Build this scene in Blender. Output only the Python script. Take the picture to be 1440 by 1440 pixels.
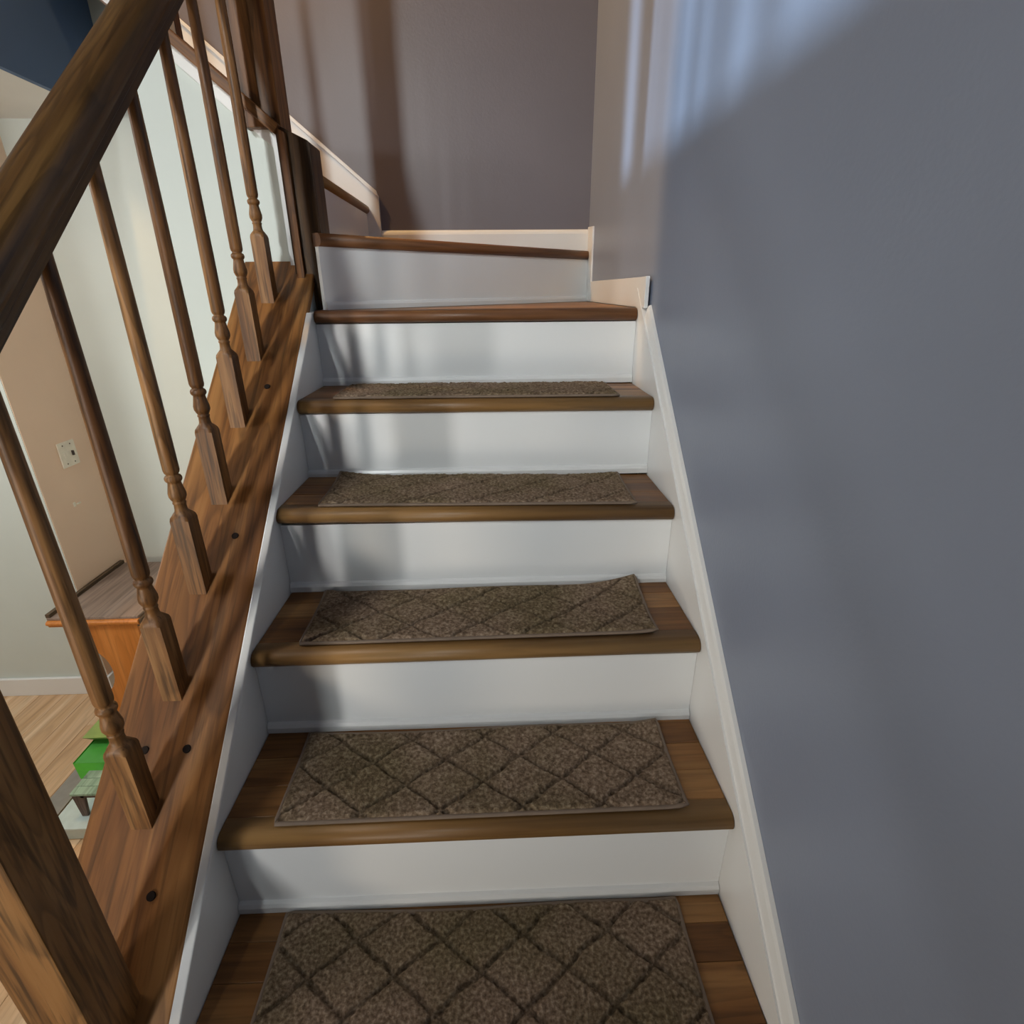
import bpy, bmesh, math, random
from mathutils import Vector, Matrix
from mathutils import noise as mnoise
random.seed(7)
for o in list(bpy.data.objects): bpy.data.objects.remove(o)
S = bpy.context.scene
C = S.collection

# ------------------------------------------------------------------ camera
F_PX = 761.88
cd = bpy.data.cameras.new('camera'); cam = bpy.data.objects.new('camera', cd); C.objects.link(cam)
cd.sensor_width = 36; cd.lens = F_PX / 1440 * 36; cd.clip_start = 0.02
_yaw, _pitch, _roll = 0.0320, -0.3899, -0.0087
_f = Vector((math.sin(_yaw)*math.cos(_pitch), math.cos(_yaw)*math.cos(_pitch), math.sin(_pitch)))
_r = Vector((math.cos(_yaw), -math.sin(_yaw), 0)); _u = _r.cross(_f)
_r2 = _r*math.cos(_roll) + _u*math.sin(_roll); _u2 = _r2.cross(_f)
cam.matrix_world = Matrix(((_r2.x,_u2.x,-_f.x,0.4598),(_r2.y,_u2.y,-_f.y,-0.4),(_r2.z,_u2.z,-_f.z,0.9992),(0,0,0,1)))
S.camera = cam

# ------------------------------------------------------------------ world, lights, exposure
S.view_settings.view_transform = 'Standard'; S.view_settings.look = 'None'
S.view_settings.gamma = 1; S.view_settings.use_curve_mapping = False
S.view_settings.exposure = -0.10
w = bpy.data.worlds.new('world'); S.world = w; w.use_nodes = True
w.node_tree.nodes['Background'].inputs[0].default_value = (0.95, 0.97, 1.0, 1)
w.node_tree.nodes['Background'].inputs[1].default_value = 0.035

def light(name, kind, loc, target, power, color, **kw):
    l = bpy.data.lights.new(name, kind); l.energy = power; l.color = color
    for k, v in kw.items(): setattr(l, k, v)
    o = bpy.data.objects.new(name, l); C.objects.link(o); o.location = loc
    o.rotation_euler = (Vector(target) - Vector(loc)).to_track_quat('-Z', 'Y').to_euler()
    return o
# daylight from the tall entrance window, behind and to the left of the stairs
light('entrance_daylight', 'AREA', (-0.85, -1.9, 2.6), (0.32, 1.45, 1.10), 8.2, (0.95, 1.0, 0.99), shape='RECTANGLE', size=0.17, size_y=0.5, spread=math.radians(62))
# tall sidelight of the front door, lower down
light('door_sidelight', 'AREA', (-1.15, -2.3, 0.55), (0.25, 1.2, 0.75), 4.6, (1.0, 0.98, 0.94), shape='RECTANGLE', size=0.09, size_y=1.5, spread=math.radians(66))
# unseen warm fill from low on the left, added to brighten the baluster fronts
light('baluster_fill', 'AREA', (-1.45, -1.25, 0.05), (-0.1, 0.6, 0.75), 14, (1.0, 0.84, 0.64), shape='DISK', size=0.35)
# low daylight through the high window of the left wall: the patch on the stair wall
light('window_sun', 'SUN', (-4, 1, 4), (-4+1, 1+0.03, 4-0.556), 4.4, (0.66, 0.84, 1.0), angle=math.radians(2.2))
# warm lamp of the upper landing
light('landing_lamp', 'AREA', (-0.90, 1.525, 3.15), (0.86, 1.5, 1.0), 40, (1.0, 0.57, 0.21), shape='DISK', size=0.10)
# unseen fills added to brighten the lower room, its floor and tan wall
light('lower_room_fill', 'AREA', (-1.50, 0.75, 1.60), (-1.5, 1.9, 0.2), 17, (1.0, 0.98, 0.95), shape='DISK', size=0.5)
light('foyer_fill', 'AREA', (-2.2, 0.5, 1.60), (-2.0, 1.1, -0.8), 17, (1.0, 0.97, 0.92), shape='DISK', size=0.4)
light('tan_wall_fill', 'SPOT', (-1.15, 1.60, 1.58), (-1.5, 2.0, 0.95), 1.8, (1.0, 0.66, 0.40), spot_size=math.radians(75), spot_blend=0.9, shadow_soft_size=0.06)

# ------------------------------------------------------------------ materials
def nodes_of(name):
    m = bpy.data.materials.new(name); m.use_nodes = True
    nt = m.node_tree; b = nt.nodes['Principled BSDF']
    return m, nt, b
def ramp(nt, stops):
    r = nt.nodes.new('ShaderNodeValToRGB'); e = r.color_ramp.elements
    while len(e) < len(stops): e.new(0.5)
    for el, (p, c) in zip(e, stops): el.position = p; el.color = (*c, 1)
    return r
def coords(nt, scale, rand=True, rot=(0,0,0)):
    tc = nt.nodes.new('ShaderNodeTexCoord'); mp = nt.nodes.new('ShaderNodeMapping')
    mp.inputs['Scale'].default_value = scale; mp.inputs['Rotation'].default_value = rot
    if rand:
        oi = nt.nodes.new('ShaderNodeObjectInfo'); mul = nt.nodes.new('ShaderNodeVectorMath'); mul.operation = 'SCALE'
        mul.inputs[0].default_value = (31.7, 17.3, 23.1); nt.links.new(oi.outputs['Random'], mul.inputs['Scale'])
        add = nt.nodes.new('ShaderNodeVectorMath'); add.operation = 'ADD'
        nt.links.new(tc.outputs['Object'], add.inputs[0]); nt.links.new(mul.outputs[0], add.inputs[1])
        nt.links.new(add.outputs[0], mp.inputs['Vector'])
    else: nt.links.new(tc.outputs['Object'], mp.inputs['Vector'])
    return mp
def paint(name, col, rough=0.5, bump=0.06, scale=260, var=0.04):
    m, nt, b = nodes_of(name)
    mp = coords(nt, (1,1,1), False)
    n = nt.nodes.new('ShaderNodeTexNoise'); n.inputs['Scale'].default_value = 2.3; n.inputs['Detail'].default_value = 4
    nt.links.new(mp.outputs[0], n.inputs['Vector'])
    r = ramp(nt, [(0.3, tuple(c*(1-var) for c in col)), (0.7, tuple(min(1, c*(1+var)) for c in col))])
    nt.links.new(n.outputs[0], r.inputs[0]); nt.links.new(r.outputs[0], b.inputs['Base Color'])
    n2 = nt.nodes.new('ShaderNodeTexNoise'); n2.inputs['Scale'].default_value = scale; n2.inputs['Detail'].default_value = 2
    nt.links.new(mp.outputs[0], n2.inputs['Vector'])
    bp = nt.nodes.new('ShaderNodeBump'); bp.inputs['Strength'].default_value = bump; bp.inputs['Distance'].default_value = 0.003
    nt.links.new(n2.outputs[0], bp.inputs['Height']); nt.links.new(bp.outputs[0], b.inputs['Normal'])
    b.inputs['Roughness'].default_value = rough
    return m
def wood(name, dark, mid, light_, axis='X', rough=0.4, sc=1.0, streak=0.55, pore=0.35, rand=True, ringk=0.34):
    m, nt, b = nodes_of(name)
    lo, hi = 1.6*sc, 22*sc
    s = {'X': (lo,hi,hi), 'Y': (hi,lo,hi), 'Z': (hi,hi,lo)}[axis]
    mp = coords(nt, s, rand)
    n = nt.nodes.new('ShaderNodeTexNoise'); n.inputs['Scale'].default_value = 1.0; n.inputs['Detail'].default_value = 5
    n.inputs['Roughness'].default_value = streak; n.inputs['Distortion'].default_value = 0.6
    nt.links.new(mp.outputs[0], n.inputs['Vector'])
    r = ramp(nt, [(0.30, dark), (0.50, mid), (0.72, light_)])
    nt.links.new(n.outputs[0], r.inputs[0])
    mp2 = coords(nt, tuple(v*(7 if v > 5*sc else 5) for v in s), rand)
    n2 = nt.nodes.new('ShaderNodeTexNoise'); n2.inputs['Scale'].default_value = 1.0; n2.inputs['Detail'].default_value = 3
    nt.links.new(mp2.outputs[0], n2.inputs['Vector'])
    r2 = ramp(nt, [(0.36, (1-pore,)*3), (0.52, (1,1,1))])
    nt.links.new(n2.outputs[0], r2.inputs[0])
    mx = nt.nodes.new('ShaderNodeMix'); mx.data_type = 'RGBA'; mx.blend_type = 'MULTIPLY'; mx.inputs[0].default_value = 1
    nt.links.new(r.outputs[0], mx.inputs[6]); nt.links.new(r2.outputs[0], mx.inputs[7])
    # growth-ring lines: contours of a slow stretched noise
    mp3 = coords(nt, tuple(v*(0.55 if v > 5*sc else 0.75) for v in s), rand)
    n3 = nt.nodes.new('ShaderNodeTexNoise'); n3.inputs['Scale'].default_value = 1.0; n3.inputs['Detail'].default_value = 1
    nt.links.new(mp3.outputs[0], n3.inputs['Vector'])
    mu = nt.nodes.new('ShaderNodeMath'); mu.operation = 'MULTIPLY'; mu.inputs[1].default_value = 11.0
    fr_ = nt.nodes.new('ShaderNodeMath'); fr_.operation = 'FRACT'
    nt.links.new(n3.outputs[0], mu.inputs[0]); nt.links.new(mu.outputs[0], fr_.inputs[0])
    r3 = ramp(nt, [(0.0, (1-ringk,)*3), (0.18, (1-ringk*0.5,)*3), (0.45, (1,1,1)), (0.93, (1,1,1)), (1.0, (1-ringk,)*3)])
    nt.links.new(fr_.outputs[0], r3.inputs[0])
    mxr = nt.nodes.new('ShaderNodeMix'); mxr.data_type = 'RGBA'; mxr.blend_type = 'MULTIPLY'; mxr.inputs[0].default_value = 1
    nt.links.new(mx.outputs[2], mxr.inputs[6]); nt.links.new(r3.outputs[0], mxr.inputs[7])
    nt.links.new(mxr.outputs[2], b.inputs['Base Color'])
    bp = nt.nodes.new('ShaderNodeBump'); bp.inputs['Strength'].default_value = 0.25; bp.inputs['Distance'].default_value = 0.001
    nt.links.new(n2.outputs[0], bp.inputs['Height']); nt.links.new(bp.outputs[0], b.inputs['Normal'])
    b.inputs['Roughness'].default_value = rough + 0.06; b.inputs['Specular IOR Level'].default_value = 0.32
    return m
M = {}
M['wall_blue_grey'] = paint('blue_grey_wall_paint', (0.225, 0.258, 0.338), 0.42, 0.10, 150)
M['wall_mauve'] = paint('mauve_grey_wall_paint', (0.145, 0.132, 0.152), 0.42, 0.10, 150)
M['white_trim'] = paint('white_gloss_trim_paint', (0.74, 0.74, 0.73), 0.30, 0.05, 60, 0.02)
M['riser_white'] = paint('white_riser_paint', (0.76, 0.77, 0.77), 0.24, 0.05, 40, 0.02)
M['green_grey'] = paint('pale_green_grey_paint', (0.58, 0.63, 0.60), 0.6, 0.08, 200)
M['tan'] = paint('tan_wall_paint', (0.80, 0.59, 0.45), 0.6, 0.08, 200)
M['navy'] = paint('navy_wall_paint', (0.060, 0.120, 0.250), 0.55, 0.05, 200)
M['ceiling'] = paint('white_ceiling_paint', (0.78, 0.77, 0.75), 0.7, 0.05, 200)
oak = ((0.070,0.023,0.005), (0.180,0.071,0.018), (0.320,0.150,0.046))
M['oak_x'] = wood('stained_oak_grain_x', *oak, axis='X')
M['oak_y'] = wood('stained_oak_grain_y', (0.125,0.045,0.011), (0.275,0.112,0.030), (0.42,0.200,0.064), axis='Y', sc=0.8)
M['oak_z'] = wood('stained_oak_grain_z', *oak, axis='Z')
rl = ((0.040,0.017,0.005), (0.095,0.044,0.012), (0.165,0.085,0.026))
M['baluster_oak'] = wood('turned_oak', (0.085,0.032,0.009), (0.205,0.090,0.027), (0.41,0.215,0.083), axis='Z', pore=0.5, sc=1.15)
M['rail_y'] = wood('dark_stained_handrail', *rl, axis='Y', rough=0.30)
M['post_z'] = wood('dark_stained_newel', *rl, axis='Z', rough=0.38, pore=0.45)
M['lower_post_z'] = wood('oak_newel', (0.14,0.055,0.015), (0.26,0.120,0.036), (0.36,0.185,0.065), axis='Z', rough=0.42, pore=0.55)
M['plug'] = wood('dark_wood_plug', (0.008,0.004,0.003), (0.014,0.007,0.004), (0.022,0.011,0.006), axis='X', rough=0.9)
tr = [((0.115,0.044,0.012), (0.245,0.108,0.032), (0.38,0.190,0.065)),
      ((0.080,0.029,0.008), (0.185,0.077,0.021), (0.29,0.132,0.040)),
      ((0.150,0.062,0.018), (0.285,0.133,0.042), (0.42,0.220,0.080))]
M['tread0'], M['tread1'], M['tread2'] = [wood('laminated_tread_%s' % n, *c, axis='X', sc=0.75, rough=0.36, pore=0.22, ringk=0.22) for n, c in zip(('mid','dark','light'), tr)]
M['nosing'] = wood('tread_nosing', (0.140,0.068,0.021), (0.240,0.128,0.043), (0.34,0.200,0.078), axis='X', sc=0.6, rough=0.36, pore=0.15, ringk=0.12)
M['nosing_dark'] = wood('reddish_tread_nosing', (0.09,0.036,0.014), (0.17,0.072,0.028), (0.24,0.115,0.048), axis='X', sc=0.7, rough=0.36, pore=0.2, ringk=0.2)
M['floor_plank'] = wood('light_floor_plank', (0.50,0.31,0.16), (0.62,0.41,0.24), (0.74,0.55,0.36), axis='Y', sc=0.6, rough=0.35, pore=0.15, ringk=0.12)
M['orange_pine'] = wood('orange_pine', (0.46,0.155,0.028), (0.56,0.20,0.042), (0.63,0.25,0.065), axis='Z', sc=0.5, rough=0.4, pore=0.15, ringk=0.12)
M['worn_top'] = wood('worn_grey_brown_top', (0.16,0.11,0.085), (0.26,0.19,0.150), (0.33,0.25,0.205), axis='Y', sc=0.5, rough=0.45, pore=0.3, ringk=0.12)
M['dark_edge'] = wood('dark_brown_edge', (0.06,0.04,0.022), (0.10,0.065,0.038), (0.14,0.095,0.055), axis='Y', sc=0.6, rough=0.5)
def plain(name, col, rough=0.5, metal=0.0):
    m, nt, b = nodes_of(name)
    mp = coords(nt, (1,1,1), False)
    n = nt.nodes.new('ShaderNodeTexNoise'); n.inputs['Scale'].default_value = 35
    nt.links.new(mp.outputs[0], n.inputs['Vector'])
    r = ramp(nt, [(0.3, tuple(c*0.93 for c in col)), (0.7, tuple(min(1,c*1.05) for c in col))])
    nt.links.new(n.outputs[0], r.inputs[0]); nt.links.new(r.outputs[0], b.inputs['Base Color'])
    b.inputs['Roughness'].default_value = rough; b.inputs['Metallic'].default_value = metal
    return m
M['plate'] = plain('cream_plastic_plate', (0.80,0.74,0.64), 0.4)
M['dark'] = plain('dark_slot', (0.05,0.035,0.03), 0.6)
M['green'] = plain('bright_green_plastic', (0.10,0.56,0.05), 0.4)
M['green_lid'] = plain('green_plastic_lid', (0.06,0.30,0.05), 0.35)
M['olive'] = plain('olive_green_flap', (0.22,0.32,0.09), 0.5)
M['stool_top'] = wood('sage_green_painted_board', (0.14,0.24,0.16), (0.24,0.36,0.26), (0.36,0.48,0.37), axis='Y', sc=0.8, rough=0.45, pore=0.2)
M['stool_leg'] = wood('dark_weathered_wood', (0.05,0.035,0.03), (0.10,0.07,0.06), (0.16,0.12,0.10), axis='Z', sc=1.2, rough=0.6)
M['tote'] = plain('pale_blue_grey_plastic', (0.46,0.56,0.56), 0.4)
M['grey_mat'] = plain('grey_mat_rubber', (0.27,0.25,0.22), 0.7)
M['yellow'] = plain('pale_yellow_card', (0.72,0.74,0.42), 0.6)
M['glass'] = None
def pile_mat():
    m, nt, b = nodes_of('taupe_carpet_pile')
    mp = coords(nt, (1,1,1), True)
    n = nt.nodes.new('ShaderNodeTexNoise'); n.inputs['Scale'].default_value = 170; n.inputs['Detail'].default_value = 4
    nt.links.new(mp.outputs[0], n.inputs['Vector'])
    r = ramp(nt, [(0.30, (0.105,0.068,0.042)), (0.52, (0.220,0.152,0.102)), (0.72, (0.38,0.285,0.205))])
    nt.links.new(n.outputs[0], r.inputs[0])
    # worn, darker and greener foot-traffic stain
    n3 = nt.nodes.new('ShaderNodeTexNoise'); n3.inputs['Scale'].default_value = 5.0; n3.inputs['Detail'].default_value = 3
    nt.links.new(mp.outputs[0], n3.inputs['Vector'])
    r3 = ramp(nt, [(0.36, (0.74,0.78,0.66)), (0.56, (1,1,1))])
    nt.links.new(n3.outputs[0], r3.inputs[0])
    mx = nt.nodes.new('ShaderNodeMix'); mx.data_type = 'RGBA'; mx.blend_type = 'MULTIPLY'; mx.inputs[0].default_value = 1
    nt.links.new(r.outputs[0], mx.inputs[6]); nt.links.new(r3.outputs[0], mx.inputs[7])
    va = nt.nodes.new('ShaderNodeVertexColor'); va.layer_name = 'groove_shade'      # shade of the pressed diamond lines, painted into the colour
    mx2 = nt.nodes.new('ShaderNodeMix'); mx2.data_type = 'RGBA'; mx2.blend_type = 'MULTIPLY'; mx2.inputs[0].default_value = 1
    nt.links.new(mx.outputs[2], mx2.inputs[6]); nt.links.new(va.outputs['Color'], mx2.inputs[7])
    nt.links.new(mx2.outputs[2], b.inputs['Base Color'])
    bp = nt.nodes.new('ShaderNodeBump'); bp.inputs['Strength'].default_value = 0.9; bp.inputs['Distance'].default_value = 0.003
    nt.links.new(n.outputs[0], bp.inputs['Height']); nt.links.new(bp.outputs[0], b.inputs['Normal'])
    b.inputs['Roughness'].default_value = 0.95; b.inputs['Specular IOR Level'].default_value = 0.1
    return m
M['pile'] = pile_mat()
M['binding'] = plain('taupe_fabric_binding', (0.20,0.145,0.105), 0.85)
def curtain_mat():
    m, nt, b = nodes_of('sheer_curtain_fabric')
    out = nt.nodes['Material Output']; tr_ = nt.nodes.new('ShaderNodeBsdfTransparent'); mx = nt.nodes.new('ShaderNodeMixShader')
    b.inputs['Base Color'].default_value = (0.8,0.82,0.85,1); b.inputs['Roughness'].default_value = 0.9
    mx.inputs[0].default_value = 0.45
    nt.links.new(tr_.outputs[0], mx.inputs[1]); nt.links.new(b.outputs[0], mx.inputs[2]); nt.links.new(mx.outputs[0], out.inputs[0])
    return m
M['curtain_gobo'] = curtain_mat()

# ------------------------------------------------------------------ helpers
def link(name, me, mat, parent=None, mw=None):
    o = bpy.data.objects.new(name, me); C.objects.link(o)
    if mat: me.materials.append(mat)
    if parent: o.parent = parent
    if mw is not None: o.matrix_local = mw
    return o
def from_bm(name, bm, mat, parent=None, mw=None, smooth=False):
    bmesh.ops.recalc_face_normals(bm, faces=bm.faces)
    me = bpy.data.meshes.new(name); bm.to_mesh(me); bm.free()
    if smooth:
        for p in me.polygons: p.use_smooth = True
    return link(name, me, mat, parent, mw)
def bevel(bm, w_, seg=2):
    if w_ > 0:
        bmesh.ops.bevel(bm, geom=[e for e in bm.edges], offset=w_, segments=seg, affect='EDGES', profile=0.6, clamp_overlap=True)
def box(name, x0, x1, y0, y1, z0, z1, mat, parent=None, bv=0.0, seg=2, centre=True):
    """box whose origin is its own centre"""
    c = Vector(((x0+x1)/2, (y0+y1)/2, (z0+z1)/2)) if centre else Vector((0,0,0))
    bm = bmesh.new(); bmesh.ops.create_cube(bm, size=1)
    for v in bm.verts:
        v.co = Vector((v.co.x*(x1-x0), v.co.y*(y1-y0), v.co.z*(z1-z0)))
        if not centre: v.co += Vector(((x0+x1)/2, (y0+y1)/2, (z0+z1)/2))
    bevel(bm, bv, seg)
    return from_bm(name, bm, mat, parent, Matrix.Translation(c))
def prism(name, pts, axis, a0, a1, mat, parent=None, bv=0.0, mw=None, holes=None):
    """polygon extruded along an axis. axis X: pts are (y,z); Y: (x,z); Z: (x,y)"""
    bm = bmesh.new()
    def P(p, a):
        return {'X': (a, p[0], p[1]), 'Y': (p[0], a, p[1]), 'Z': (p[0], p[1], a)}[axis]
    lo = [bm.verts.new(P(p, a0)) for p in pts]; hi = [bm.verts.new(P(p, a1)) for p in pts]
    n = len(pts)
    bm.faces.new(lo); bm.faces.new(list(reversed(hi)))
    for i in range(n): bm.faces.new((lo[i], lo[(i+1) % n], hi[(i+1) % n], hi[i]))
    bmesh.ops.recalc_face_normals(bm, faces=bm.faces)
    bevel(bm, bv)
    return from_bm(name, bm, mat, parent, mw)
def structure(o): o['kind'] = 'structure'; return o
def thing(name, label, cat, loc=(0,0,0), group=None):
    o = bpy.data.objects.new(name, None); C.objects.link(o); o.location = loc; o.empty_display_size = 0.1
    o['label'] = label; o['category'] = cat
    if group: o['group'] = group
    return o

R, G, W = 0.19, 0.2205, 0.8425
SL = R / G
FLOOR = -0.87

# ------------------------------------------------------------------ shell
WR = 0.862                      # stair wall
structure(box('wall_right', WR, WR+0.12, -1.6, 1.03, FLOOR-0.1, 3.7, M['wall_blue_grey'], centre=False))
bm = bmesh.new()               # beyond the first winder the wall turns very slightly inwards
vs = [(WR,1.03),(WR+0.12,1.03),(WR+0.12,2.09),(0.847,2.09),(0.847,1.97)]
structure(prism('wall_right_landing', vs, 'Z', FLOOR-0.1, 3.7, M['wall_blue_grey']))
# back wall: above the stair line only on the left
bk = [(0.86,FLOOR-0.1),(0.86,3.7),(-2.6,3.7),(-2.6,3.52),(-0.10,1.24),(-0.02,FLOOR-0.1)]
structure(prism('wall_back', bk, 'Y', 1.97, 2.07, M['wall_mauve']))
# lower room
structure(box('wall_far', -1.5, 0.0, 2.26, 2.36, FLOOR-0.1, 3.7, M['green_grey'], centre=False))
structure(box('wall_hall', -1.62, -1.5, 1.87, 2.36, FLOOR-0.1, 1.645, M['tan'], centre=False))
structure(box('wall_foyer', -3.6, -1.5025, 1.8675, 1.99, FLOOR-0.1, 1.645, M['green_grey'], centre=False))
structure(box('wall_outer', -3.7, -3.6, -1.6, 1.87, FLOOR-0.1, 1.645, M['green_grey'], centre=False))
structure(box('ceiling', -3.7, -1.051, -1.6, 2.36, 1.645, 1.72, M['ceiling'], centre=False))
structure(box('ceiling_upper', -1.05, WR+0.12, -1.6, 2.3, 3.7, 3.8, M['ceiling'], centre=False))
# unseen blocker above the tall post, added to keep the landing lamp off the lower wall
structure(box('wall_lamp_blocker', -1.03, -0.040, 1.202, 1.285, 2.10, 3.7, M['wall_mauve'], centre=False))
# navy header wall of the double-height hall, with a high window opening
WY0, WY1, WZ0, WZ1 = 0.05, 1.46, 2.30, 3.45
nx0, nx1, ny0, ny1 = -1.05, -1.03, -1.0, 2.2595
bm = bmesh.new()
for (a, b_, c, d) in ((ny0, ny1, 1.645, WZ0), (ny0, ny1, WZ1, 3.7), (ny0, WY0, WZ0, WZ1), (WY1, ny1, WZ0, WZ1)):
    r_ = bmesh.ops.create_cube(bm, size=1)
    for v in r_['verts']:
        v.co = Vector(((nx0+nx1)/2 + v.co.x*(nx1-nx0), (a+b_)/2 + v.co.y*(b_-a), (c+d)/2 + v.co.z*(d-c)))
structure(from_bm('wall_left', bm, M['navy']))
wf = bmesh.new()
for (a, b_, c, d) in ((WY0, WY1, WZ0, WZ0+0.04), (WY0, WY1, WZ1-0.04, WZ1), (WY0, WY0+0.04, WZ0, WZ1), (WY1-0.04, WY1, WZ0, WZ1)):
    r_ = bmesh.ops.create_cube(wf, size=1)
    for v in r_['verts']:
        v.co = Vector((-1.035 + v.co.x*0.05, (a+b_)/2 + v.co.y*(b_-a), (c+d)/2 + v.co.z*(d-c)))
structure(from_bm('window_1', wf, M['white_trim']))
cur = thing('curtain_gobo', 'unseen sheer white strips added in the high window to stripe the light patch', 'curtain_gobo', (-0.985, 0.75, 2.28))
cur_spans = [(1.375,1.42),(1.29,1.325),(1.05,1.18),(0.985,1.07),(0.93,0.965),(0.80,0.86),(0.64,0.76),(0.46,0.56),(0.05,0.26)]  # unseen strips, spaced to stripe the sun patch on the stair wall
for i, (a, b_) in enumerate(cur_spans):
    bm = bmesh.new(); n = 8; cols = []
    for k in range(n+1):
        y = a + (b_-a)*k/n; x = 0.012*math.sin(k*1.57) - 0.006*(i % 3)
        cols.append((bm.verts.new((x, y-0.75, 0)), bm.verts.new((x, y-0.75, 1.2))))
    for k in range(n): bm.faces.new((cols[k][0], cols[k+1][0], cols[k+1][1], cols[k][1]))
    from_bm('gobo_fold', bm, M['curtain_gobo'], cur, smooth=True)

# floor of boards
fl = structure(box('floor', -3.7, 0.98, -1.6, 2.36, FLOOR-0.1, FLOOR-0.012, M['dark_edge'], centre=False))
pw = 0.125; i = 0; x = -3.6
random.seed(3)
shared = {}
while x < -0.2:
    y = -1.6 - random.random()*0.8
    while y < 2.25:
        L = random.choice((0.9, 1.2, 1.5))
        y0, y1 = max(y, -1.6), min(y+L, 2.26)
        if y1 - y0 > 0.05:
            key = round(y1-y0, 3)
            if key not in shared:
                bm = bmesh.new(); bmesh.ops.create_cube(bm, size=1)
                for v in bm.verts: v.co = Vector((v.co.x*(pw-0.0009), v.co.y*(y1-y0-0.001), v.co.z*0.012))
                bmesh.ops.bevel(bm, geom=[e for e in bm.edges if all(v.co.z > 0 for v in e.verts)], offset=0.0015, segments=1, affect='EDGES')
                me = bpy.data.meshes.new('plank'); bm.to_mesh(me); bm.free(); me.materials.append(M['floor_plank']); shared[key] = me
            o = bpy.data.objects.new('floor_plank', shared[key]); C.objects.link(o); o.parent = fl
            o.location = (x + pw/2, (y0+y1)/2, FLOOR - 0.006)
        y += L
    x += pw
structure(box('baseboard_foyer', -3.6, -1.50, 1.852, 1.8675, FLOOR, FLOOR+0.10, M['white_trim'], bv=0.003))
structure(box('baseboard_far', -1.5, -0.45, 2.245, 2.26, FLOOR, FLOOR+0.10, M['white_trim'], bv=0.003))
structure(box('baseboard_hall', -1.5, -1.485, 1.852, 2.245, FLOOR, FLOOR+0.10, M['white_trim'], bv=0.003))

# wall below the upper flight
UX = lambda x, off=0.0: 1.372 - 0.845*(x + 0.045) + off      # top line of the upper cap (height at x)
un = [(-0.055,FLOOR),(-0.055,UX(-0.055,-0.03)),(-0.398,UX(-0.398,-0.03)),(-0.398,FLOOR)]
structure(prism('wall_stair', un, 'Y', 1.235, 1.31, M['green_grey']))
structure(box('wall_stair_return', -0.398, -0.34, 1.31, 2.26, FLOOR, 1.45, M['green_grey'], centre=False))
t1 = [(-0.053,UX(-0.053,-0.031)),(-0.64,UX(-0.64,-0.031)),(-0.64,UX(-0.64,-0.066)),(-0.078,UX(-0.078,-0.068)),(-0.078,1.03),(-0.053,1.03)]
structure(prism('trim_1', t1, 'Y', 1.222, 1.235, M['white_trim']))
# knee wall left of the stairs
kn = [(-0.05,FLOOR),(-0.05,-0.05*SL-0.012),(1.222,1.222*SL-0.012),(1.235,1.235*SL-0.012),(1.235,FLOOR)]
structure(prism('wall_knee', kn, 'X', -0.19, -0.0185, M['green_grey']))

# ------------------------------------------------------------------ staircase
st = thing('staircase', 'narrow staircase with white risers and brown wooden treads turning left at the top', 'stairs')
NOSE = [(0.036,0.0),(0.012,0.0),(0.004,-0.002),(-0.002,-0.007),(-0.005,-0.014),(-0.005,-0.021),(-0.001,-0.027),(0.006,-0.031),(0.036,-0.031)]
def bullnose(name, length, parent, mw, mat='nosing'):
    bm = bmesh.new(); n = len(NOSE)
    A = [bm.verts.new((-length/2, p[0], p[1])) for p in NOSE]; B = [bm.verts.new((length/2, p[0], p[1])) for p in NOSE]
    for i in range(n): bm.faces.new((A[i], A[(i+1) % n], B[(i+1) % n], B[i]))
    bm.faces.new(A); bm.faces.new(list(reversed(B)))
    o = from_bm(name, bm, M[mat], parent, mw)
    for p in o.data.polygons:
        if len(p.vertices) == 4: p.use_smooth = True
    return o
jit = {0:(0,0),1:(-0.001,0.003),2:(-0.001,0.004),3:(0.006,-0.004),4:(0.002,-0.002),5:(0.002,0.003)}
mats3 = [M['tread0'], M['tread1'], M['tread2']]
random.seed(11)
for k in range(-3, 5):
    z = k*R; y = k*G
    zl, zr = (jit[k] if k in jit else (0,0))
    tilt = math.atan2(zr-zl, W)
    mw = Matrix.Translation((W/2, y, z+(zl+zr)/2)) @ Matrix.Rotation(-tilt, 4, 'Y')
    t = bullnose('tread', W-0.003, st, mw)
    # two or three laminated boards behind the nosing
    cuts = [0.0365, 0.098, 0.160, G+0.006] if k % 2 else [0.0365, 0.118, 0.176, G+0.006]
    for j in range(3):
        a, b_ = cuts[j], cuts[j+1]
        bm = bmesh.new(); bmesh.ops.create_cube(bm, size=1)
        for v in bm.verts: v.co = Vector((v.co.x*(W-0.003), v.co.y*(b_-a-0.0006), v.co.z*0.026))
        bmesh.ops.bevel(bm, geom=[e for e in bm.edges if all(v.co.z > 0 for v in e.verts)], offset=0.0007, segments=1, affect='EDGES')
        from_bm('plank', bm, mats3[(k*2+j) % 3], t, Matrix.Translation((0, (a+b_)/2, -0.0132)))
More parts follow.
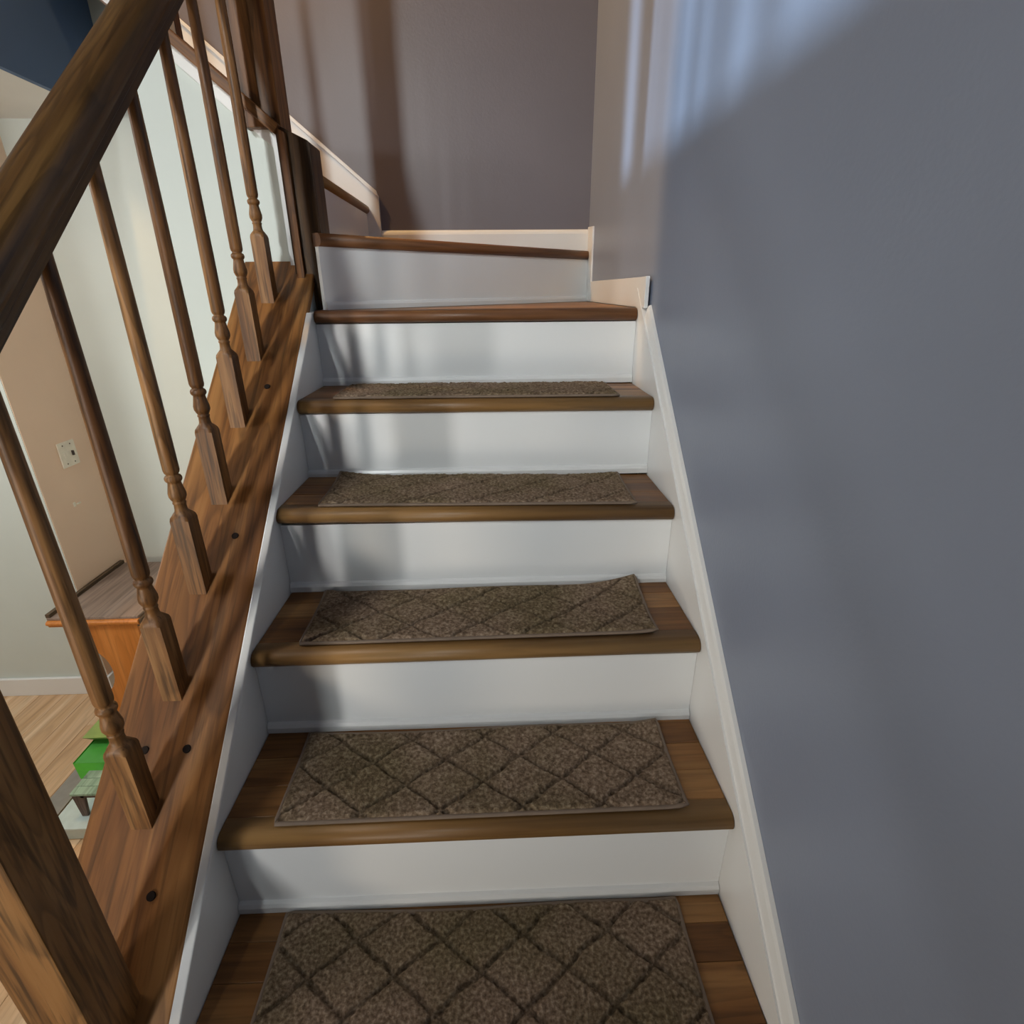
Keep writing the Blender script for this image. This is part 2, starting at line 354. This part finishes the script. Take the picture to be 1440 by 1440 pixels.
def riser(x0, y0, x1, y1, z0, z1, strip=True, smax=None):
    """riser plane from (x0,y0) to (x1,y1)"""
    d = Vector((x1-x0, y1-y0, 0)); L = d.length; ang = math.atan2(d.y, d.x)
    mw = Matrix.Translation(((x0+x1)/2, (y0+y1)/2, z0)) @ Matrix.Rotation(ang, 4, 'Z')
    bm = bmesh.new(); bmesh.ops.create_cube(bm, size=1)
    for v in bm.verts: v.co = Vector((v.co.x*(L-0.001), v.co.y*0.016+0.008, (v.co.z+0.5)*(z1-z0)))
    r_ = from_bm('riser', bm, M['riser_white'], st, mw)
    if strip:
        pr_ = [(0.0,0.0),(-0.009,0.0),(-0.009,0.012),(-0.006,0.018),(0.0,0.021)]
        bm = bmesh.new()
        A = [bm.verts.new((-L/2+0.001, *p)) for p in pr_]; B = [bm.verts.new((L/2-0.001, *p)) for p in pr_]
        for i in range(5): bm.faces.new((A[i], A[(i+1) % 5], B[(i+1) % 5], B[i]))
        bm.faces.new(A); bm.faces.new(list(reversed(B)))
        from_bm('base_strip', bm, M['white_trim'], r_)
    return r_
for k in range(-2, 6):
    riser(0.0, k*G+0.009, W, k*G+0.009, (k-1)*R+0.0005, k*R-0.0315)
riser(0.0, -3*G+0.009, W, -3*G+0.009, FLOOR+0.0005, -3*R-0.0315)

# winders
DA, DB = Vector((0.02, 1.152)), Vector((W, 1.940))          # second winder riser line
dv = (DB-DA).normalized(); nv = Vector((-dv.y, dv.x))        # towards the back-left
Z5, Z6, Z7 = 5*R+0.002, 6*R-0.004, 1.300
t5 = bullnose('tread', W-0.003, st, Matrix.Translation((W/2, 5*G, Z5)), 'nosing_dark')
p5 = [(-W/2+0.002,0.0365),(W/2-0.002,0.0365),(W/2-0.002,0.85),(W/2-0.03,0.85),(-W/2+0.002,0.0365+0.02)]
prism('plank', p5, 'Z', -0.0265, -0.0003, M['tread2'], t5, 0.0006)
riser(DA.x, DA.y, DB.x, DB.y, Z5+0.0005, Z6-0.0315)
a6 = math.atan2(dv.y, dv.x); L6 = (DB-DA).length
mid6 = (DA+DB)/2 - nv*0.009
t6 = bullnose('tread', L6-0.004, st, Matrix.Translation((mid6.x, mid6.y, Z6)) @ Matrix.Rotation(a6, 4, 'Z'), 'nosing_dark')
q0 = DA + nv*0.0275; q1 = DB + nv*0.0275
p6 = [(q0.x,q0.y),(min(q1.x,W)-0.012,1.953),(0.036,1.953)]
o = prism('plank', p6, 'Z', Z6-0.0265, Z6-0.0003, M['tread0'], None, 0.0006); o.parent = t6; o.matrix_parent_inverse = t6.matrix_basis.inverted()
# third winder: nose runs from the post to the back wall
riser(-0.007, 1.285, -0.007, 1.955, Z6+0.0005, Z7-0.0315, strip=False)
t7 = bullnose('tread', 0.668, st, Matrix.Translation((-0.001, 1.620, Z7)) @ Matrix.Rotation(math.radians(90), 4, 'Z'))
o = prism('plank', [(-0.0375,1.286),(-0.0375,1.954),(-0.23,1.954),(-0.23,1.286)], 'Z', Z7-0.0265, Z7-0.0003, M['tread0'], None, 0.0006); o.parent = t7; o.matrix_parent_inverse = t7.matrix_basis.inverted()
for j in (1,):
    zz = Z7 + j*0.186; xx = 0.002 - j*0.2205
    riser(xx-0.016, 1.285, xx-0.016, 1.955, zz-0.186+0.0005, zz-0.0315, strip=False)
    t = bullnose('tread', 0.668, st, Matrix.Translation((xx-0.010, 1.620, zz)) @ Matrix.Rotation(math.radians(90), 4, 'Z'))
    o = prism('plank', [(xx-0.0470,1.286),(xx-0.0470,1.954),(xx-0.232,1.954),(xx-0.232,1.286)], 'Z', zz-0.0265, zz-0.0003, mats3[j % 3], None, 0.0006); o.parent = t; o.matrix_parent_inverse = t.matrix_basis.inverted()

# skirt boards
sl = lambda y, off: y*SL + off
y0s, y1s = -0.70, 5*G+0.018
sk = [(y0s, sl(y0s,0.010)),(y1s, sl(y1s,0.006)),(y1s, sl(y1s,-0.32)),(y0s, max(FLOOR, sl(y0s,-0.32)))]
left_sk = prism('skirt_board', [(y0s, sl(y0s,0.010)),(1.085, sl(1.085,0.008)),(1.125,0.9495),(1.125,0.66),(y0s, FLOOR)], 'X', -0.018, 0.0, M['white_trim'], st)
left_sk['label'] = 'white skirt board on the left, under the wooden cap'
prism('bead', [(y0s, sl(y0s,0.018)),(1.085, sl(1.085,0.014)),(1.085, sl(1.085,0.002)),(y0s, sl(y0s,0.004))], 'X', -0.012, 0.0035, M['white_trim'], left_sk, 0.002)
prism('skirt_board', [(y0s, sl(y0s,0.022)),(1.045, sl(1.045,0.030)),(1.125,0.9995),(1.125,0.66),(y0s, FLOOR)], 'X', W, WR-0.0005, M['white_trim'], st)
rs = bmesh.new()             # sloped ogee top of the right skirt
prof = [(W+0.001, 0.020), (W+0.005, 0.030), (W+0.0085, 0.050), (W+0.012, 0.058), (WR-0.0005, 0.060), (WR-0.0005, 0.015), (W+0.001, 0.010)]
A = [rs.verts.new((p[0], y0s, sl(y0s, p[1]))) for p in prof]; B = [rs.verts.new((p[0], 1.045, sl(1.045, p[1]))) for p in prof]
for i in range(len(prof)): rs.faces.new((A[i], A[(i+1) % len(prof)], B[(i+1) % len(prof)], B[i]))
rs.faces.new(A); rs.faces.new(list(reversed(B)))
mo = from_bm('moulding', rs, M['white_trim'], st)
# back skirt rising along the upper flight
bs = [(0.041,Z6+0.0005),(0.041,1.330),(0.034,1.338),(-0.70,1.338+0.734*0.838),(-0.70,1.74),(-0.1,1.24),(-0.1,Z6+0.0005)]
b_sk = prism('skirt_board', bs, 'Y', 1.955, 1.9695, M['white_trim'], st)
prism('bead', [(0.043,1.322),(0.036,1.345),(-0.70,1.345+0.736*0.838),(-0.70,1.330+0.736*0.838)], 'Y', 1.950, 1.958, M['white_trim'], b_sk, 0.002)
# baseboards round the winders
bb = structure(prism('baseboard_back', [(1.957,Z6),(1.957,Z6+0.062),(1.960,Z6+0.070),(1.965,Z6+0.076),(1.9695,Z6+0.078),(1.9695,Z6)], 'X', 0.0415, W, M['white_trim']))
rb = structure(prism('baseboard_right', [(1.048,Z5+0.0005),(1.048,Z5+0.075),(1.10,Z5+0.074),(1.86,Z5+0.073),(1.86,Z5+0.0005)], 'X', 0.8435, 0.8535, M['white_trim'], bv=0.0015))
tv = [(1.86,Z5+0.0005),(1.86,Z6+0.079),(1.9695,Z6+0.086),(1.9695,Z5+0.0005)]
structure(prism('trim_3', tv, 'X', 0.8425, 0.852, M['white_trim'], bv=0.0015))

# ------------------------------------------------------------------ railing
rl_ = thing('stair_railing', 'brown oak railing of turned balusters on a sloping cap along the stairs', 'railing')
ang = math.atan(SL); CZ = 0.011
SLM = Matrix.Rotation(ang, 4, 'X')                       # local y runs up the slope
def slope_mw(x, y, off): return Matrix.Translation((x, y, y*SL + off)) @ SLM
yc0, yc1 = -0.04, 1.2335
ymid = (yc0+yc1)/2; Lc = (yc1-yc0)/math.cos(ang)
bm = bmesh.new(); bmesh.ops.create_cube(bm, size=1)
for v in bm.verts:
    v.co = Vector((v.co.x*0.193, v.co.y*Lc, v.co.z*0.020 - 0.010))
for v in bm.verts:                                        # plumb-cut top end
    if v.co.y > 0: v.co.y += v.co.z*math.tan(ang)
bmesh.ops.bevel(bm, geom=[e for e in bm.edges if abs(e.verts[0].co.y-e.verts[1].co.y) > 0.5], offset=0.004, segments=3, affect='EDGES', profile=0.5)
cap = from_bm('cap_board', bm, M['oak_y'], rl_, slope_mw(-0.1085, ymid, CZ))
for yy, xs in ((0.16,(-0.077,)), (0.316,(-0.072,-0.142)), (0.616,(-0.069,)), (0.907,(-0.07,)), (1.205,(-0.040,))):
    for xx in xs:
        bm = bmesh.new()
        bmesh.ops.create_cone(bm, cap_ends=True, segments=14, radius1=0.0072, radius2=0.0064, depth=0.003)
        p = cap.matrix_basis.inverted() @ Vector((xx, yy, yy*SL+CZ))
        from_bm('wood_plug', bm, M['plug'], cap, Matrix.Translation((p.x, p.y, 0.0006)))
# balusters
def ring(bm, z, r_, sq):
    out = []
    for i in range(24):
        a = 2*math.pi*i/24 + math.pi/4
        c, s = math.cos(a), math.sin(a)
        k = 1/max(abs(c), abs(s))
        k = 1*(1-sq) + k*sq
        out.append(bm.verts.new((c*r_*k, s*r_*k, z)))
    return out
def baluster_mesh(height):
    bm = bmesh.new(); P = []
    h = 0.0165
    prof = [(-0.03,h,1),(0.152,h,1),(0.158,h*1.0,0.75),(0.163,0.0150,0.35),(0.168,0.0115,0),(0.172,0.0105,0),(0.181,0.0100,0),(0.1825,0.0112,0),(0.185,0.0112,0),(0.1865,0.0098,0),
            (0.190,0.0120,0),(0.196,0.0146,0),(0.203,0.0147,0),(0.212,0.0128,0),(0.220,0.0112,0),(0.2235,0.0108,0),(0.225,0.0128,0),(0.228,0.0143,0),(0.232,0.0143,0),(0.235,0.0128,0),(0.2365,0.0102,0),(0.2385,0.0102,0),(0.241,0.0122,0),(0.246,0.0133,0),(0.30,0.0133,0),(0.45,0.0122,0),(height-0.10,0.0104,0),(height,0.0098,0)]
    prev = None
    for z, r_, sq in prof:
        cur_ = ring(bm, z, r_, sq)
        if prev:
            for i in range(24):
                f = bm.faces.new((prev[i], prev[(i+1) % 24], cur_[(i+1) % 24], cur_[i])); f.smooth = z > 0.154
        else: bm.faces.new(list(reversed(cur_)))
        prev = cur_
    bm.faces.new(prev)
    me = bpy.data.meshes.new('baluster'); bm.to_mesh(me); bm.free(); me.materials.append(M['baluster_oak'])
    return me
bme = baluster_mesh(0.765)
BX = -0.1155
for i in range(7):
    yf = 0.2275 + 0.1478*i
    yb = yf + 0.0165
    o = bpy.data.objects.new('baluster', bme); C.objects.link(o); o.parent = rl_
    o.location = (BX, yb, (yf)*SL + CZ)
# handrail
RP = [(-0.021,0),(-0.021,0.010),(-0.0245,0.013),(-0.0245,0.019),(-0.029,0.024),(-0.0315,0.031),(-0.031,0.040),(-0.0275,0.048),(-0.021,0.054),(-0.011,0.0575),(0,0.0585)]
RP = RP + [(-p[0], p[1]) for p in reversed(RP[:-1])]
def rail(name, P0, P1, mat, parent):
    """handrail whose underside centre runs from P0 to P1"""
    P0, P1 = Vector(P0), Vector(P1); d = (P1-P0); L = d.length; d.normalize()
    sx = d.cross(Vector((0,0,1))).normalized(); uz = sx.cross(d)
    mw = Matrix(((sx.x,d.x,uz.x,P0.x),(sx.y,d.y,uz.y,P0.y),(sx.z,d.z,uz.z,P0.z),(0,0,0,1)))
    bm = bmesh.new(); n = len(RP); rows = []
    for s in range(9):
        rows.append([bm.verts.new((p[0], L*s/8, p[1])) for p in RP])
    for a, b_ in zip(rows, rows[1:]):
        for i in range(n):
            f = bm.faces.new((a[i], a[(i+1) % n], b_[(i+1) % n], b_[i])); f.smooth = i not in (0, 1, 2, 3, n-2, n-3, n-4, n-1)
    bm.faces.new(rows[0]); bm.faces.new(list(reversed(rows[-1])))
    return from_bm(name, bm, mat, parent, mw)
RZ = 0.721
RP = [(p[0]*1.06, p[1]*1.13) for p in RP]
rail('handrail', (BX, 0.068, 0.068*SL+RZ), (BX, 1.205, 1.205*SL+RZ), M['rail_y'], rl_)
# lower newel
def post(name, x0, x1, y0, y1, z0, z1, mat, parent, capped=True):
    o = box(name, x0, x1, y0, y1, z0, z1, mat, parent, 0.002)
    if capped:
        cx, cy = (x0+x1)/2, (y0+y1)/2; hw = (x1-x0)/2
        bm = bmesh.new()
        lv = [(0,hw),(0.004,hw+0.010),(0.016,hw+0.012),(0.022,hw+0.002),(0.030,hw-0.006),(0.040,hw*0.35),(0.043,0.002)]
        prev = None
        for z, r_ in lv:
            cur_ = [bm.verts.new((sx*r_, sy*r_, z)) for sx, sy in ((-1,-1),(1,-1),(1,1),(-1,1))]
            if prev:
                for i in range(4): bm.faces.new((prev[i], prev[(i+1) % 4], cur_[(i+1) % 4], cur_[i]))
            else: bm.faces.new(list(reversed(cur_)))
            prev = cur_
        bm.faces.new(prev)
        from_bm('post_cap', bm, mat, o, Matrix.Translation((0, 0, (z1-z0)/2)))
    return o
lp = post('newel_post', -0.134, -0.0615, 0.0, 0.0725, FLOOR, 0.90, M['lower_post_z'], rl_)
# inner corner post under the slanted upper cap
cpz = lambda x: 1.343 - 0.44*(x - 0.0)
cp = prism('corner_post', [(-0.060,0.9525),(0.020,0.9525),(0.020,1.337),(0.014,1.343),(-0.048,1.372),(-0.060,1.372)], 'Y', 1.196, 1.284, M['post_z'], rl_, 0.0015)
prism('corner_stile', [(-0.0525,1.02),(-0.034,1.02),(-0.034,1.356),(-0.0525,1.366)], 'Y', 1.184, 1.1955, M['oak_z'], rl_, 0.001)
# upper cap board
uL = 0.60; ua = math.atan(0.845)
bm = bmesh.new(); bmesh.ops.create_cube(bm, size=1)
for v in bm.verts: v.co = Vector((v.co.x*uL/math.cos(ua), v.co.y*0.125, v.co.z*0.024 - 0.012))
bevel(bm, 0.003)
xc = -0.045 - uL/2
ucap = from_bm('cap_board', bm, M['oak_x'], rl_, Matrix.Translation((xc, 1.2425, UX(xc))) @ Matrix.Rotation(ua, 4, 'Y'))
tp = post('newel_post', -0.134, -0.046, 1.202, 1.285, 1.37, 2.099, M['oak_z'], rl_, False)
for i, xx in enumerate((-0.285, -0.43, -0.575)):
    o = bpy.data.objects.new('baluster', bme); C.objects.link(o); o.parent = rl_
    o.location = (xx, 1.25, UX(xx))
rail('handrail', (-0.128, 1.25, UX(-0.128, 0.735)), (-0.66, 1.25, UX(-0.66, 0.735)), M['rail_y'], rl_)

# ------------------------------------------------------------------ stair mats
def mat_mesh(seed, x0, x1, dep, yoff, z, curl):
    """lumpy pile with pressed diamond lines"""
    NX, NY = 330, 96
    w_ = x1 - x0
    verts, faces, cols = [], [], []
    def lift(u, v):
        s = 0
        for (cu, cv, h, rad) in curl:
            d = math.hypot((u-cu)*w_, (v-cv)*dep)
            if d < rad: s += h*(1-d/rad)**2
        return s
    PX, PY = 0.136, 0.104
    for j in range(NY+1):
        v = j/NY
        for i in range(NX+1):
            u = i/NX
            x = (u-0.5)*w_; y = v*dep
            wob = 0.05*mnoise.noise((x*22+seed, y*22, 0))
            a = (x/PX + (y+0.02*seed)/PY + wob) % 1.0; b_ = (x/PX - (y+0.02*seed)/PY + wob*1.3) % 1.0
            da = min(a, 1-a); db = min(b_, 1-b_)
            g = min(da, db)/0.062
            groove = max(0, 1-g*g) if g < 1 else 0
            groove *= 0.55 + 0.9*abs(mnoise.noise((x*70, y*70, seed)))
            edge = min(u*w_, (1-u)*w_, y, dep-y)
            e = min(1, edge/0.006)
            fz = 0.0016*mnoise.noise((x*230, y*230, seed*3.1)) + 0.0010*mnoise.noise((x*520, y*520, seed)) + 0.0007*mnoise.noise((x*40, y*40, seed))
            zz = 0.0022 + 0.0075*math.sqrt(e) - 0.0068*min(1.15,groove)*e + fz*e + lift(u, v)
            bow = 0.0025*math.sin(u*9+seed)*(v) 
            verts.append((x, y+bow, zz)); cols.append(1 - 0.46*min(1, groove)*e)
    for j in range(NY):
        for i in range(NX):
            a = j*(NX+1)+i; faces.append((a, a+1, a+NX+2, a+NX+1))
    me = bpy.data.meshes.new('pile'); me.from_pydata(verts, [], faces)
    for p in me.polygons: p.use_smooth = True
    at = me.color_attributes.new('groove_shade', 'FLOAT_COLOR', 'POINT')
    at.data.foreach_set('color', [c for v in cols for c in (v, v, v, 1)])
    # binding tube around the edge
    path = []
    N = 60
    def Pt(u, v):
        bow = 0.0025*math.sin(u*9+seed)*(v)
        return Vector(((u-0.5)*w_, v*dep+bow, 0.0032+lift(u, v)))
    for i in range(N): path.append((Pt(i/N, 0), Vector((0,-1,0))))
    for i in range(20): path.append((Pt(1, i/20), Vector((1,0,0))))
    for i in range(N): path.append((Pt(1-i/N, 1), Vector((0,1,0))))
    for i in range(20): path.append((Pt(0, 1-i/20), Vector((-1,0,0))))
    bm = bmesh.new(); rings = []
    for p, n_ in path:
        rings.append([bm.verts.new(p + n_*(0.0042*math.cos(t)) + Vector((0,0,0.0031*math.sin(t)))) for t in [k*math.pi/4 for k in range(8)]])
    for a, b_ in zip(rings, rings[1:]+rings[:1]):
        for i in range(8): f = bm.faces.new((a[i], a[(i+1) % 8], b_[(i+1) % 8], b_[i])); f.smooth = True
    bmesh.ops.recalc_face_normals(bm, faces=bm.faces)
    bme_ = bpy.data.meshes.new('binding'); bm.to_mesh(bme_); bm.free()
    return me, bme_
MATS = [
 (0, 0.087, 0.760, 0.030, 0.212, [(0,1,0.004,0.1),(1,1,0.006,0.08)], 'taupe diamond-patterned carpet mat on the lowest step, cut by the picture bottom', 0.0),
 (1, 0.088, 0.769, 0.020, 0.209, [(1,1,0.010,0.10),(0,1,0.004,0.08),(1,0,0.003,0.05)], 'taupe diamond-patterned carpet mat on the second step from the bottom', 0.2),
 (2, 0.085, 0.765, 0.026, 0.209, [(0,1,0.006,0.09),(1,1,0.022,0.15),(1,0,0.004,0.06)], 'taupe carpet mat on the middle step with its back right corner curled up', 0.3),
 (3, 0.084, 0.762, 0.020, 0.211, [(0,1,0.012,0.12),(1,1,0.005,0.10)], 'taupe carpet mat on the fourth step, back left corner lifted', -0.2),
 (4, 0.083, 0.760, 0.018, 0.195, [(0.45,1,0.001,0.2)], 'taupe carpet mat seen edge-on on the fifth and topmost straight step', 0.3)]
for k, x0, x1, yf, yb, curl, lab, rz in MATS:
    t = thing('stair_mat', lab, 'mat', ((x0+x1)/2, k*G+yf, k*R + (jit[k][0]+jit[k][1])/2 + 0.0006), 'diamond-patterned carpet mats on the stair treads')
    t.rotation_euler = (0, -math.atan2(jit[k][1]-jit[k][0], W), math.radians(rz))
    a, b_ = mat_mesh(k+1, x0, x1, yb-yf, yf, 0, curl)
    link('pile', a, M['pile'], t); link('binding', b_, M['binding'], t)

# ------------------------------------------------------------------ lower room things
# console table
ct = thing('console_table', 'small orange pine table with a worn brown top against the tan wall', 'table', (-1.30, 1.92, FLOOR))
lo = lambda x, y, z: (x+1.30, y-1.92, z-FLOOR)
def cbox(name, x0, x1, y0, y1, z0, z1, mat, bv=0.002, parent=ct):
    a = lo(x0, y0, z0); b_ = lo(x1, y1, z1)
    return box(name, a[0], b_[0], a[1], b_[1], a[2], b_[2], mat, parent, bv)
cbox('table_top', -1.492, -1.105, 1.660, 2.180, -0.312, -0.300, M['worn_top'])
fr = prism('front_moulding', [(-0.268,0.556),(-0.274,0.550),(-0.274,0.542),(-0.266,0.536),(-0.262,0.526),(-0.252,0.526),(-0.252,0.5575),(-0.262,0.558)], 'X', -0.192, 0.197, M['orange_pine'], ct)
prism('side_moulding', [(0.195,0.557),(0.203,0.552),(0.204,0.540),(0.198,0.534),(0.192,0.522),(0.186,0.522),(0.186,0.557)], 'Y', -0.264, 0.26, M['dark_edge'], ct)
cbox('back_lip', -1.497, -1.478, 1.664, 2.180, -0.302, -0.284, M['dark_edge'])
# end panel with a scalloped cut-out
pts = [(-0.115,0.528),(0.172,0.528),(0.172,0.0),(0.06,0.0),(0.05,0.04),(-0.03,0.04),(-0.04,0.0),(-0.115,0.0),(-0.115,0.06),(-0.085,0.12)]
for i in range(13):
    a = -math.pi/2*0.85 + i*(math.pi*0.80)/12
    pts.append((-0.105 + 0.108*math.cos(a), 0.275 + 0.135*math.sin(a)))
pts += [(-0.115,0.450)]
prism('end_panel', pts, 'Y', -0.250, -0.232, M['orange_pine'], ct)
cbox('leg', -1.475, -1.455, 2.10, 2.16, FLOOR, -0.315, M['orange_pine'])
cbox('back_panel', -1.14, -1.125, 1.70, 2.16, -0.45, -0.315, M['orange_pine'])
cbox('leg', -1.14, -1.115, 2.10, 2.16, FLOOR, -0.315, M['orange_pine'])

# switch plate on the tan wall
sp = thing('switch_plate', 'cream square switch plate on the tan wall', 'switch', (-1.4996, 2.072, 0.318))
box('plate', 0, 0.006, -0.052, 0.052, -0.057, 0.057, M['plate'], sp, 0.002)
box('switch_toggle', 0.005, 0.014, 0.018, 0.026, -0.012, 0.010, M['dark'], sp, 0.001)
box('switch_toggle', 0.005, 0.008, -0.028, -0.018, -0.014, 0.014, M['plate'], sp, 0.001)
for yy in (-0.023, 0.023):
    for zz in (-0.042, 0.042):
        bm = bmesh.new(); bmesh.ops.create_cone(bm, cap_ends=True, segments=10, radius1=0.0035, radius2=0.003, depth=0.002)
        from_bm('screw', bm, M['dark_edge'], sp, Matrix.Translation((0.0065, yy, zz)) @ Matrix.Rotation(math.pi/2, 4, 'Y'))
hk = thing('wall_hook', 'tiny white wall hook on the tan wall below the switch plate', 'hook', (-1.4998, 2.018, 0.090))
box('hook_base', 0, 0.003, -0.010, 0.004, -0.010, 0.010, M['plate'], hk, 0.001)
box('hook_arm', 0.002, 0.010, 0.004, 0.028, -0.003, 0.002, M['plate'], hk, 0.001)

# grey mat, tote, stool, green box
gm = box('floor_mat', -1.34, -1.255, 0.75, 1.42, FLOOR+0.0005, FLOOR+0.008, M['grey_mat'], None, 0.002)
gm['label'] = 'narrow grey mat lying on the light wood floor beside the pale tote'; gm['category'] = 'mat'
tt = thing('storage_tote', 'low pale blue-grey plastic tote on the floor under the small dark-legged stool', 'tote', (-1.02, 1.15, FLOOR))
def taper(name, x0, x1, y0, y1, z0, z1, tp_, mat, parent, bv=0.003, hollow=0.0):
    bm = bmesh.new(); bmesh.ops.create_cube(bm, size=1)
    for v in bm.verts:
        s = 1.0 if v.co.z > 0 else tp_
        v.co = Vector(((x0+x1)/2 + v.co.x*(x1-x0)*s, (y0+y1)/2 + v.co.y*(y1-y0)*s, (z0+z1)/2 + v.co.z*(z1-z0)))
    if hollow:
        top = [f for f in bm.faces if f.normal.z > 0.9 or all(v.co.z > (z0+z1)/2 for v in f.verts)]
        r_ = bmesh.ops.inset_region(bm, faces=top, thickness=hollow)
        for v in top[0].verts: v.co.z -= (z1-z0)*0.5
    bevel(bm, bv, 2)
    return from_bm(name, bm, mat, parent)
taper('tote_body', -0.165, 0.16, -0.105, 0.075, 0.0005, 0.062, 0.93, M['tote'], tt)
box('tote_lid', -0.172, 0.167, -0.112, 0.082, 0.060, 0.070, M['tote'], tt, 0.003)
ss = thing('step_stool', 'small stool with sage green top and dark wooden legs standing on the tote', 'stool', (-0.98, 1.135, FLOOR+0.0702))
b0 = 0.118
for i in range(3):
    box('top_slat', -0.128, 0.13, -0.052+i*0.036, -0.0175+i*0.036, b0-0.010, b0, M['stool_top'], ss, 0.001)
box('apron', -0.10, 0.11, -0.046, -0.036, b0-0.026, b0-0.0105, M['stool_leg'], ss, 0.001)
for sx in (-1, 1):
    for sy in (-1, 1):
        bm = bmesh.new(); bmesh.ops.create_cube(bm, size=1)
        for v in bm.verts:
            out = 0.012*sx if v.co.z < 0 else 0
            wv = 0.046 if v.co.z > 0 else 0.022
            v.co = Vector((v.co.x*wv - 0.0 + (-0.02*0 + out*0.2), v.co.y*0.012, (v.co.z+0.5)*(b0-0.011)))
        bevel(bm, 0.001, 1)
        from_bm('leg', bm, M['stool_leg'], ss, Matrix.Translation((0.107*sx, 0.000+0.040*sy, 0.0)))
yc = box('card', -1.055, -0.98, 1.20, 1.204, FLOOR+0.071, FLOOR+0.15, M['yellow'], None, 0.0005)
yc['label'] = 'pale yellow card standing behind the legs of the small stool'; yc['category'] = 'card'
gb = thing('storage_box', 'bright green plastic storage box with its lid flap open behind the small stool', 'box', (-1.085, 1.315, FLOOR))
taper('box_body', -0.125, 0.10, -0.075, 0.06, 0.0005, 0.175, 0.86, M['green'], gb, 0.003, hollow=0.004)
box('lid', -0.122, 0.097, -0.071, 0.056, 0.160, 0.170, M['green_lid'], gb, 0.001)
prism('flap', [(0.052,0.168),(0.058,0.168),(0.020,0.212),(0.155,0.214),(0.155,0.218),(0.012,0.216)], 'X', -0.135, 0.10, M['olive'], gb)
